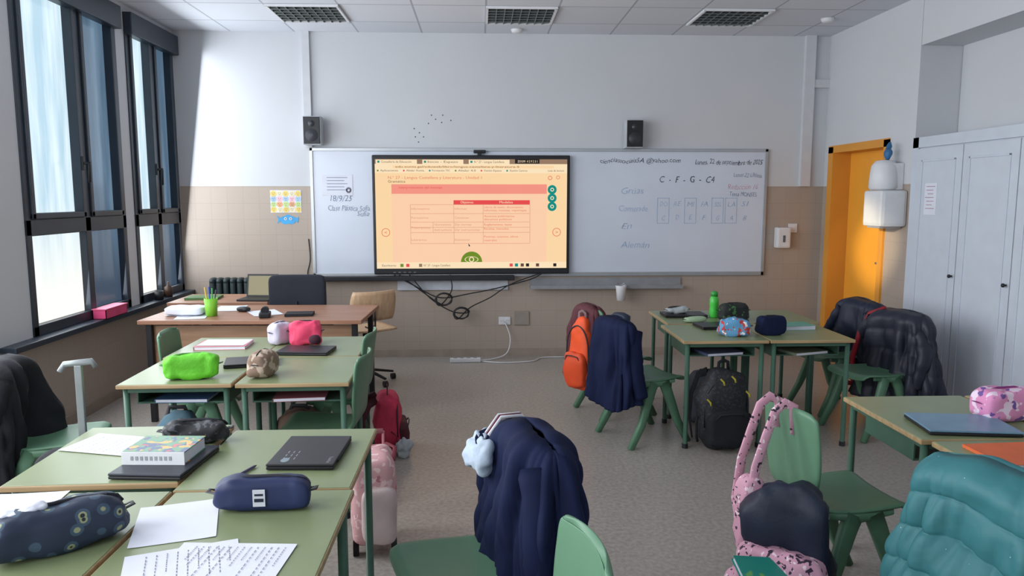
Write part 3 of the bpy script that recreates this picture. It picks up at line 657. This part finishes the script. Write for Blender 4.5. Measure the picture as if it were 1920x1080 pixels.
# pink trolley bag
tr=thing('trolley_bag','pale pink wheeled school trolley bag beside a table','trolley bag',(-.50,3.36,0),.15)
PT=spl('pink_trolley_fabric',(206,158,160),[((226,196,196),.56),((176,110,122),.64)],24)
b=B();b.se((0,0,.25),(.105,.15,.21),.4,.4,amp=.01,seed=3,tap=.08);b.out('bag_body',PT,tr)
b=B();b.se((.02,-.14,.20),(.080,.04,.13),.45,.45,amp=.006,seed=2,flat=False);b.out('front_pocket',mat('cream_pocket',(196,178,176),.7,bump=.1),tr)
b=B()
for s in(-1,1): b.cyl((s*.05,.14,.1),(s*.05,.14,.50),.007)
b.cyl((-.05,.14,.50),(.05,.14,.50),.012);b.out('pull_handle',mat('pink_handle',(176,110,116),.5),tr)
for s in(-1,1):
    b=B();b.cyl((s*.085-.013,-.10,.035),(s*.085+.013,-.10,.035),.035,n=20);b.out('wheel',BLACK,tr)
b=B();b.sweep([(.09,-.06,.42),(.10,-.02,.47),(.06,.05,.47)],[(.01,.004)]*3);b.out('side_strap',mat('maroon_strap',(110,40,52),.6),tr)
# black trolley
tr=thing('trolley_bag','dark wheeled trolley bag with grey telescopic handle','trolley bag',(-1.73,3.14,0),.1)
b=B();b.se((0,0,.29),(.15,.09,.26),.4,.4,amp=.01,seed=1);b.out('bag_body',BLKF,tr)
b=B();b.box((.01,.08,.70),(.03,.02,.40),bev=.004);b.sweep([(-.065,.08,.875),(-.045,.08,.905),(.065,.08,.915),(.08,.08,.89)],[(.012,.012),(.014,.014),(.014,.014),(.012,.012)],n=10);b.out('pull_handle',mat('silver_plastic',(140,148,148),.35,metal=.3),tr)
for s in(-1,1):
    b=B();b.cyl((s*.11-.013,.04,.035),(s*.11+.013,.04,.035),.035,n=20);b.out('wheel',BLACK,tr)
for (lab,x,yv,z,h,cm,sd_) in (('faded blue denim bag under a school table',-1.62,3.95,.0,(.15,.10,.24),mat('denim_blue',(88,120,136),.8,bump=.2),2),('grey bag on the floor under a table',1.62,5.2,0,(.14,.12,.18),mat('grey_bag',(96,100,112),.8,bump=.2),3),('brown and cream bag under a school table',-1.05,4.25,0,(.14,.12,.2),mat('brown_bag',(116,92,80),.8,bump=.2),6)):
    r=thing('bag',lab,'bag',(x,yv,z));b=B();b.se((0,0,h[2]),h,.55,.6,amp=.02,freq=8,seed=sd_,tap=.2);b.out('bag_body',cm,r)
    b=B();b.sweep([(-.06,0,h[2]*1.85),(-.04,0,h[2]*2.1),(.04,0,h[2]*2.1),(.06,0,h[2]*1.85)],[(.012,.004)]*4,ref=(0,1,0),n=8);b.out('handle',ZIP,r)
# ---------------------------------------------------------------- table items
TZ=.7118
def pouch(label,loc,rz,L,W,H,m,zm=ZIP,seed=0,e=.5,extra=None,amp=.008,e1=.7):
    r=thing('pencil_case',label,'pencil case',loc,rz)
    b=B();b.se((0,0,H/2),(L/2,W/2,H/2),e1,e,amp=amp,freq=14,seed=seed,nu=56,nv=28,tap=.10);b.out('case_body',m,r)
    b=B();k=.97
    b.sweep([(-L*.40,0,H*.80*k),(-L*.33,0,H*.95*k),(-L*.15,0,H*1.0),(L*.15,0,H*1.0),(L*.33,0,H*.95*k),(L*.40,0,H*.80*k)],[(.006,.003)]*6,ref=(0,1,0),n=8);b.out('zipper',zm,r)
    b=B();b.sweep([(L*.34,0,H*.93),(L*.42,.004,H*.86),(L*.46,.01,H*.68)],[(.005,.002)]*3,ref=(0,1,0),n=8);b.out('pull_tab',zm,r)
    for s in(-1,1):
        b=B();b.sweep([(s*L*.46,-.012,H*.55),(s*(L*.5+.008),-.010,H*.60),(s*(L*.5+.008),.010,H*.60),(s*L*.46,.012,H*.55)],[(.008,.002)]*4,ref=(0,0,1),n=8);b.out('end_loop',zm,r)
    if extra: extra(r)
    return r
def paper(label,x,yv,rz,w=.21,h=.297,lines=0,z=TZ,name='paper_sheet',dense=0):
    b=B()
    def fn(u,v):
        X=(u-.5)*w;Y=(v-.5)*h;return (X,Y,.0012+.004*max(0,(abs(u-.5)-.36))*2.2)
    b.grid(fn,10,10)
    if lines:
        for k in range(lines):
            Y=h*.5-.025-k*(h-.05)/lines
            x0=-w*.40;x1=w*(.36 if k%3 else .10)
            if dense and k>2 and k%2: x1=-w*.05
            n=9
            for q in range(n):
                a=x0+(x1-x0)*q/n;c=x0+(x1-x0)*(q+.55+.25*((k*7+q*3)%4)/4)/n
                b.quad([(a,Y,.0030),(c,Y,.0030),(c,Y+.0024,.0030),(a,Y+.0024,.0030)],1)
    return tag(b.out(name,[PAPER,INK2],None,(x,yv,z),rz,mods=[]),label,'paper')
def laptop(label,x,yv,rz,w=.30,d=.21,m=None,z=TZ,logo=None):
    m=m or mat('laptop_black',(36,36,41),.42)
    r=thing('laptop',label,'laptop',(x,yv,z),rz)
    b=B();b.span(-w/2,w/2,-d/2,d/2,.002,.013,bev=.004);b.out('base',BLACK,r)
    b=B();b.span(-w/2,w/2,-d/2,d/2,.014,.022,bev=.003);l=b.out('lid',m,r)
    b=B();b.cyl((-w*.3,d/2-.002,.012),(w*.3,d/2-.002,.012),.006);b.out('hinge',ZIP,r)
    if logo: logo(r)
    return r
LG=mat('lettering_silver',(150,152,158),.4)
def tplogo(r):
    b=B();tmesh(b,'ThinkPad',.075,.135,.085,.011,lambda X,Y:(X,Y,.0225),0);b.out('lettering',LG,r)
    b=B()
    for k in range(3):
        for q in range(3): b.quad([(.02+.032*q,-.07+.018*k,.0225),(.040+.032*q,-.07+.018*k,.0225),(.040+.032*q,-.067+.018*k,.0225),(.02+.032*q,-.067+.018*k,.0225)],0)
    b.quad([(.11+.022*math.cos(a*.4488),-.06+.014*math.sin(a*.4488),.0226) for a in range(14)],1);b.out('sticker',[LG,mat('sticker_grey',(120,134,142),.4)],r)
laptop('closed black laptop with stickers on a green table',-.60,2.575,math.radians(-92),.30,.225,logo=tplogo)
laptop('closed dark laptop under a thick book',-1.07,2.50,math.radians(85),.29,.24,m=mat('laptop_slate',(46,50,60),.4))
bk=thing('book','thick paperback with colourful illustrated cover on a laptop','book',(-1.085,2.53,TZ+.022),math.radians(-3))
b=B();b.span(-.105,.105,-.085,.085,.0,.002);b.span(-.105,.105,-.085,.085,.040,.043);b.span(-.105,.105,-.089,-.083,0,.043,mi=1);
b.out('cover',[spl('book_cover',(70,130,90),[((34,60,110),.52),((220,150,40),.60),((190,50,50),.66)],30,r=.35),WHITE],bk)
b=B();b.span(-.101,.101,-.082,.081,.002,.040);b.out('pages',PAPER,bk)
b=B()
for k in range(9): b.box((-.07+.016*k,-.0895,.022),(.009,.001,.014),mi=0)
b.out('spine_mark',mat('spine_grey',(150,154,160),.6),bk)
pouch('black patterned soft pencil case on a green table',(-1.06,2.74,TZ),.15,.24,.10,.085,spl('black_grey_pattern',(28,30,33),[((76,78,84),.56)],44),seed=3,amp=.016)
def nvtag(r):
    b=B();b.box((.0,-.0470,.048),(.035,.003,.05),bev=.0005);b.box((0,-.0490,.058),(.024,.001,.006),mi=1);b.box((0,-.0490,.042),(.026,.001,.010),mi=1);b.out('label_tag',[mat('tag_white',(206,208,216),.5),NAVY2],r)
pouch('navy blue pencil case with small white label',(-.64,2.13,TZ),.04,.29,.09,.095,mat('navy_case',(32,44,82),.5,var=.15),seed=1,e=.35,e1=.5,extra=nvtag,amp=.006)
cs=pouch('dark blue pencil case with animal print',(-1.10,1.90,TZ),math.radians(38),.34,.14,.12,spl('dark_case_print',(36,48,70),[((62,82,102),.40),((150,156,120),.24),((30,36,46),.14)],22,kind='vor'),seed=6,amp=.008,e=.5,e1=.55)
b=B();b.se((-.07,0,.118),(.05,.025,.012),.8,.8,amp=.008,freq=30,seed=2,flat=False);b.out('tissue',PAPER,cs,label='white tissue sticking out')
paper('blank white sheet on a green table',-.855,2.04,math.radians(17),.215,.27)
paper('printed worksheet with rows of text',-.64,1.79,math.radians(-94),.21,.30,14,dense=1,z=TZ+.0012)
paper('printed worksheet partly under another sheet',-.74,1.78,math.radians(-70),.21,.27,9)
paper('white sheet at the table edge beside a pencil case',-1.36,2.14,.1,.2,.26)
paper('white lined sheet beside a trolley handle',-1.36,2.72,math.radians(75),.2,.28,8)
b=B();b.cyl((-.06,0,.005),(.06,0,.005),.0045);b.cyl((.06,0,.005),(.075,0,.005),.0045,.001,mi=1);tag(b.out('pen',[mat('pen_purple',(90,84,130),.4),BLACK],None,(-.785,2.40,TZ),math.radians(70)),'purple ballpoint pen lying on a green table','pen')
pouch('bright green zipped pencil case on a table',(-1.45,3.74,TZ),.2,.27,.12,.125,mat('lime_fabric',(98,190,44),.6,var=.14,bump=.25),mat('dark_green_zip',(50,110,40),.5),seed=2,e=.45,e1=.5,amp=.012)
pouch('brown and cream ribbed pencil case on a table',(-1.11,3.78,TZ),1.45,.20,.12,.13,spl('brown_stripe',(132,108,92),[((186,168,150),.54)],22),seed=5,e1=.55)
laptop('closed black laptop on a green table',-1.25,4.06,.25,.28,.20);laptop('closed black laptop beside a pencil case',-1.02,4.35,-.1,.30,.20)
pouch('white and lilac pencil case standing on a table',(-1.24,4.62,TZ),.9,.15,.11,.135,mat('lilac_white',(196,190,210),.6),seed=7,e1=.5);pouch('hot pink soft pencil case on a table',(-1.08,4.60,TZ),.1,.20,.12,.145,mat('hot_pink',(226,70,108),.6,var=.1),seed=8,amp=.014,e1=.5)
b=B();b.se((0,0,.03),(.035,.03,.03),.9,.9,amp=.006,seed=3,nu=20,nv=12);tag(b.out('pompom',mat('dark_pompom',(60,30,44),.9),None,(-1.00,4.48,TZ+.022)),'dark fluffy ball beside a pink pencil case','pompom')
def book(label,x,yv,rz,w,d,h,cm,z=TZ,nm='notebook'):
    r=thing(nm,label,'notebook',(x,yv,z),rz);b=B();b.span(-w/2,w/2,-d/2,d/2,0,.0015);b.span(-w/2,w/2,-d/2,d/2,h-.0015,h);b.span(-w/2-.001,-w/2+.001,-d/2,d/2,0,h);b.out('cover',cm,r)
    b=B();b.span(-w/2+.003,w/2-.004,-d/2+.004,d/2-.004,.0015,h-.0015);b.out('pages',PAPER,r);return r
book('pink-edged notebook topped with white paper',-1.56,4.55,.05,.30,.22,.02,mat('pink_cover',(206,120,130),.5));paper('white sheet lying on a notebook',-1.56,4.56,1.57,.2,.28,z=TZ+.0198)
for i,(x,yv,cc) in enumerate(((-1.50,3.86,(60,96,140)),(-.93,3.86,(150,90,100)),(1.56,4.84,(90,100,130)),(2.12,4.84,(120,130,110)))): book('school book stored on the shelf under a table',x,yv,.1*i,.26,.30,.018,mat('shelf_book_%d'%i,cc,.5),z=.5935)
bt=thing('water_bottle','bright green plastic water bottle on a table','bottle',(1.76,5.50,TZ))
b=B();b.lathe((0,0,0),[(0,0),(.030,0),(.034,.01),(.034,.06),(.031,.08),(.034,.10),(.034,.14),(.025,.16),(.022,.165),(0,.166)]);b.out('bottle_body',mat('green_bottle',(70,190,70),.3),bt)
b=B();b.lathe((0,0,.163),[(0,0),(.026,0),(.026,.03),(.018,.036),(0,.037)]);b.out('cap',mat('green_cap',(50,150,60),.4),bt)
pouch('black and green pencil case beside a bottle',(1.86,5.36,TZ),.1,.23,.12,.13,spl('black_green',(28,32,32),[((60,110,60),.6)],30),seed=9,e1=.5)
laptop('closed black laptop among pencil cases',1.66,5.08,.1,.30,.2);laptop('closed black laptop at the table back',1.55,5.58,.0,.32,.2)
pouch('grey and white pencil case on a laptop',(1.50,5.58,TZ+.022),.1,.18,.09,.05,mat('light_grey_case',(170,176,178),.6),seed=2,amp=.012)
pouch('pale green oval hard pencil case',(1.56,5.30,TZ),.3,.19,.09,.045,mat('pale_green_case',(170,196,160),.5),seed=4,e=.9,amp=0)
pouch('light blue pencil case with red pattern',(1.66,4.76,TZ),-.2,.21,.11,.12,spl('blue_red',(90,150,190),[((190,60,50),.58),((230,230,230),.62)],32),seed=5,e1=.55,amp=.012)
pouch('dark navy box-shaped pencil case',(1.92,4.80,TZ),.1,.19,.12,.125,NAVJ,seed=6,e=.35,e1=.4)
book('turquoise notebook lying on a green table',2.18,5.02,.1,.22,.16,.03,mat('turquoise_cover',(90,160,140),.5))
laptop('slate blue closed laptop on a green table',1.90,2.79,math.radians(-8),.34,.24,m=mat('slate_blue',(104,138,162),.35))
pouch('pink pencil case with purple pastel pattern',(2.15,2.90,TZ),.15,.26,.14,.13,spl('pastel_pattern',(214,140,182),[((232,210,228),.54),((110,80,150),.62)],26),mat('purple_zip',(130,50,120),.5),seed=3,e=.4,e1=.45)
book('orange cardboard notebook on a green table',1.93,2.46,.05,.34,.22,.012,mat('orange_cover',(214,104,60),.6))
# ---------------------------------------------------------------- teacher desk
td=thing('teacher_desk','long wooden teacher desk with brown top','desk',(-1.62,5.66,0),-.03)
b=B();b.span(-.79,.79,-.38,.38,.72,.75,bev=.005);b.out('desktop',DESKW,td)
b=B();b.span(-.75,.73,-.30,-.28,.30,.70,bev=.003);b.out('front_panel',wood('panel_wood',(160,126,98),(142,108,82)),td)
for s in(-1,1):
    for q in(-1,1):
        b=B();b.box((s*.73,q*.32,.36),(.04,.04,.72),bev=.004);b.out('leg',BLACK,td)
sdk=thing('side_desk','small wooden side desk near the radiator','desk',(-2.22,6.62,0))
b=B();b.span(-.42,.42,-.28,.28,.70,.73,bev=.005);b.out('desktop',DESKW,sdk)
for s in(-1,1):
    for q in(-1,1):
        b=B();b.box((s*.38,q*.24,.35),(.04,.04,.70),bev=.004);b.out('leg',BLACK,sdk)
DZ=.7505
lp=thing('laptop','open laptop on the side desk with lit screen','laptop',(-1.93,6.50,.7305),-.1)
b=B();b.span(-.14,.14,-.11,.11,0,.016,bev=.003);b.out('base',BLACK,lp)
Mt=Matrix.Rotation(math.radians(-12),3,'X');b=B();b.box((0,.13,.11),(.28,.01,.20),M=Mt,bev=.003);b.out('lid',BLACK,lp)
b=B();b.box((0,.124,.11),(.25,.002,.17),M=Mt);b.box((0.03,.1225,.10),(.12,.001,.11),M=Mt,mi=1);b.out('screen',[glow('laptop_screen',(176,170,140),.8),glow('laptop_page',(240,236,220),.8)],lp)
oc=thing('office_chair','black office chair with square mesh backrest','office chair',(-1.53,6.42,0),.0)
b=B();b.se((0,-.14,.80),(.235,.035,.17),.25,.25,flat=False);b.out('backrest',mat('mesh_black',(34,37,48),.8,bump=.2),oc)
b=B();b.se((0,.06,.48),(.23,.22,.04),.4,.4,flat=False);b.out('seat',BLKF,oc)
b=B();b.cyl((0,.05,.10),(0,.05,.45),.028);b.sweep([(0,.02,.44),(0,-.12,.44),(0,-.17,.55),(0,-.16,.75)],[(.03,.01)]*4,ref=(1,0,0));b.out('column',BLACK,oc)
b=B()
for k in range(5):
    a=2*pi*k/5+.3;e_=(.27*math.cos(a),.05+.27*math.sin(a));b.sweep([(0,.05,.12),(e_[0],e_[1],.07)],[(.022,.018),(.015,.012)],n=8);b.cyl((e_[0]-.02,e_[1],.028),(e_[0]+.02,e_[1],.028),.028)
b.out('wheel_base',BLACK,oc)
wc=thing('wooden_chair','plywood chair with curved back on black swivel base','chair',(-1.0,6.45,0),math.radians(30))
def fb(u,v): s=2*v-1;return (.20*s*(1-.1*abs(2*u-1)**3),-.20-.05*u+.05*s*s,.58+.25*u)
b=B();b.grid(fb,8,12);b.out('backrest',PLY,wc,mods=[('SOLIDIFY',dict(thickness=.012))])
def fs(u,v): s=2*v-1;return (.21*s,.22-.42*u,.50-.02*max(0,.3-u)-.012*(1-s*s))
b=B();b.grid(fs,8,10);b.out('seat',PLY,wc,mods=[('SOLIDIFY',dict(thickness=.014))])
b=B();b.sweep([(0,0,.48),(0,-.16,.48),(0,-.225,.54),(0,-.235,.72)],[(.02,.006)]*4,ref=(1,0,0));b.cyl((0,0,.09),(0,0,.48),.025)
for k in range(5):
    a=2*pi*k/5;e_=(.25*math.cos(a),.25*math.sin(a));b.sweep([(0,0,.12),(e_[0],e_[1],.07)],[(.02,.014),(.014,.01)],n=8);b.cyl((e_[0]-.018,e_[1],.026),(e_[0]+.018,e_[1],.026),.026)
b.out('swivel_base',BLACK,wc)
ph=thing('pen_holder','bright green cup full of pens on the desk','pen holder',(-1.97,5.50,DZ))
b=B();b.lathe((0,0,0),[(0,0),(.04,0),(.048,.13),(.045,.13),(.037,.005),(0,.005)]);b.out('cup',mat('lime_cup',(130,200,60),.4),ph)
for k,cm in enumerate(((60,60,70),(70,150,80),(200,170,60),(50,80,160))):
    b=B();a=k*1.6;b.cyl((.015*math.cos(a),.015*math.sin(a),.02),(.04*math.cos(a),.04*math.sin(a),.19+.01*k),.005);b.out('pen',mat('pen%d'%k,cm,.4),ph)
b=B();b.se((0,0,.018),(.035,.055,.02),.8,.8);tag(b.out('computer_mouse',BLACK,None,(-1.80,5.70,DZ),1.2),'black computer mouse on the teacher desk','mouse')
b=B();b.box((0,0,.02),(.08,.12,.04),bev=.012);b.cyl((0,-.02,.05),(0,.03,.05),.028);tag(b.out('tape_dispenser',BLACK,None,(-1.56,5.42,DZ),.2),'black tape dispenser on the teacher desk','tape dispenser')
b=B();b.span(-.1,.1,-.07,.07,0,.02,bev=.003);tag(b.out('notebook',BLKF,None,(-1.33,5.5,DZ),.1),'black notebook on the teacher desk','notebook')
for x,yv,a,z in((-2.1,5.48,.2,DZ),(-2.17,5.60,-.3,DZ+.002),(-1.62,5.62,.5,DZ),(-1.95,5.86,.1,DZ)): paper('white sheet of paper on the teacher desk',x,yv,a,.21,.28,z=z)
b=B();b.se((0,0,.03),(.14,.09,.03),.35,.35,amp=.008,seed=3);tag(b.out('crumpled_paper_pile',PAPER,None,(-2.17,5.55,DZ+.006)),'heap of white papers at the desk corner','papers')
b=B();b.span(-.14,.14,-.10,.10,0,.02,bev=.002);tag(b.out('folder',mat('green_folder',(70,110,60),.5),None,(-2.42,6.6,.7305),.1),'green folder on the side desk','folder')
pk=thing('storage_box','small pink plastic box on the window sill','box',(-2.865,5.85,.70))
b=B()
for q in((-.05,.05,-.17,-.165),(-.05,.05,.165,.17),(-.05,-.045,-.17,.17),(.045,.05,-.17,.17)): b.span(*q,0,.075)
b.span(-.05,.05,-.17,.17,0,.004);b.out('box_body',mat('pink_plastic',(206,70,116),.45),pk);b=B();b.span(-.055,.055,-.175,.175,.07,.078,bev=.002);b.out('rim',mat('pink_rim',(216,96,134),.45),pk)
b=B();b.lathe((0,0,0),[(0,0),(.035,0),(.04,.08),(.036,.08),(.03,.01),(0,.01)]);tag(b.out('pot',BLACK,None,(-2.87,6.75,.70)),'small dark pot on the window sill','pot')
b=B();b.lathe((0,0,0),[(0,0),(.035,0),(.035,.09),(.01,.11),(.008,.14),(0,.14)]);tag(b.out('spray_bottle',mat('brown_bottle',(70,50,40),.4),None,(-2.87,6.95,.70)),'small brown bottle on the window sill','bottle')
# ---------------------------------------------------------------- lights
w=bpy.data.worlds.new('world');SC.world=w;w.use_nodes=True;bg=w.node_tree.nodes['Background'];bg.inputs[0].default_value=(.82,.91,1.0,1);bg.inputs[1].default_value=.92
def area(loc,tgt,sx,sy,e,c):
    l=bpy.data.lights.new('window_light','AREA');l.shape='RECTANGLE';l.size=sx;l.size_y=sy;l.energy=e;l.color=c
    o=bpy.data.objects.new('window_light',l);COL.objects.link(o);o.location=loc;o.rotation_euler=(Vector(tgt)-Vector(loc)).to_track_quat('-Z','Y').to_euler();return o
for a,c in behind: area((X0-.12,(a+c)/2,1.9),(3,(a+c)/2+1.2,1.3),c-a,2.3,80,(.95,.97,1.0))
for a,c in wins: area((X0+.12,(a+c)/2,1.9),(3,(a+c)/2,1.1),c-a,2.2,30,(.88,.94,1.0))
l=bpy.data.lights.new('sun_beam','SPOT');l.energy=2200;l.color=(1,.82,.52);l.spot_size=math.radians(7);l.spot_blend=.8;l.shadow_soft_size=.05
o=bpy.data.objects.new('sun_beam',l);COL.objects.link(o);o.location=(-2.6,2.2,2.5);o.rotation_euler=(Vector((3.64,6.62,1.15))-o.location).to_track_quat('-Z','Y').to_euler()
cam=bpy.data.cameras.new('camera');cam.lens=36*1400/1920;cam.sensor_width=36;cam.clip_start=.05
co=bpy.data.objects.new('camera',cam);COL.objects.link(co);co.location=(0,0,1.62);co.rotation_euler=(math.radians(83),0,math.radians(-2.45));SC.camera=co
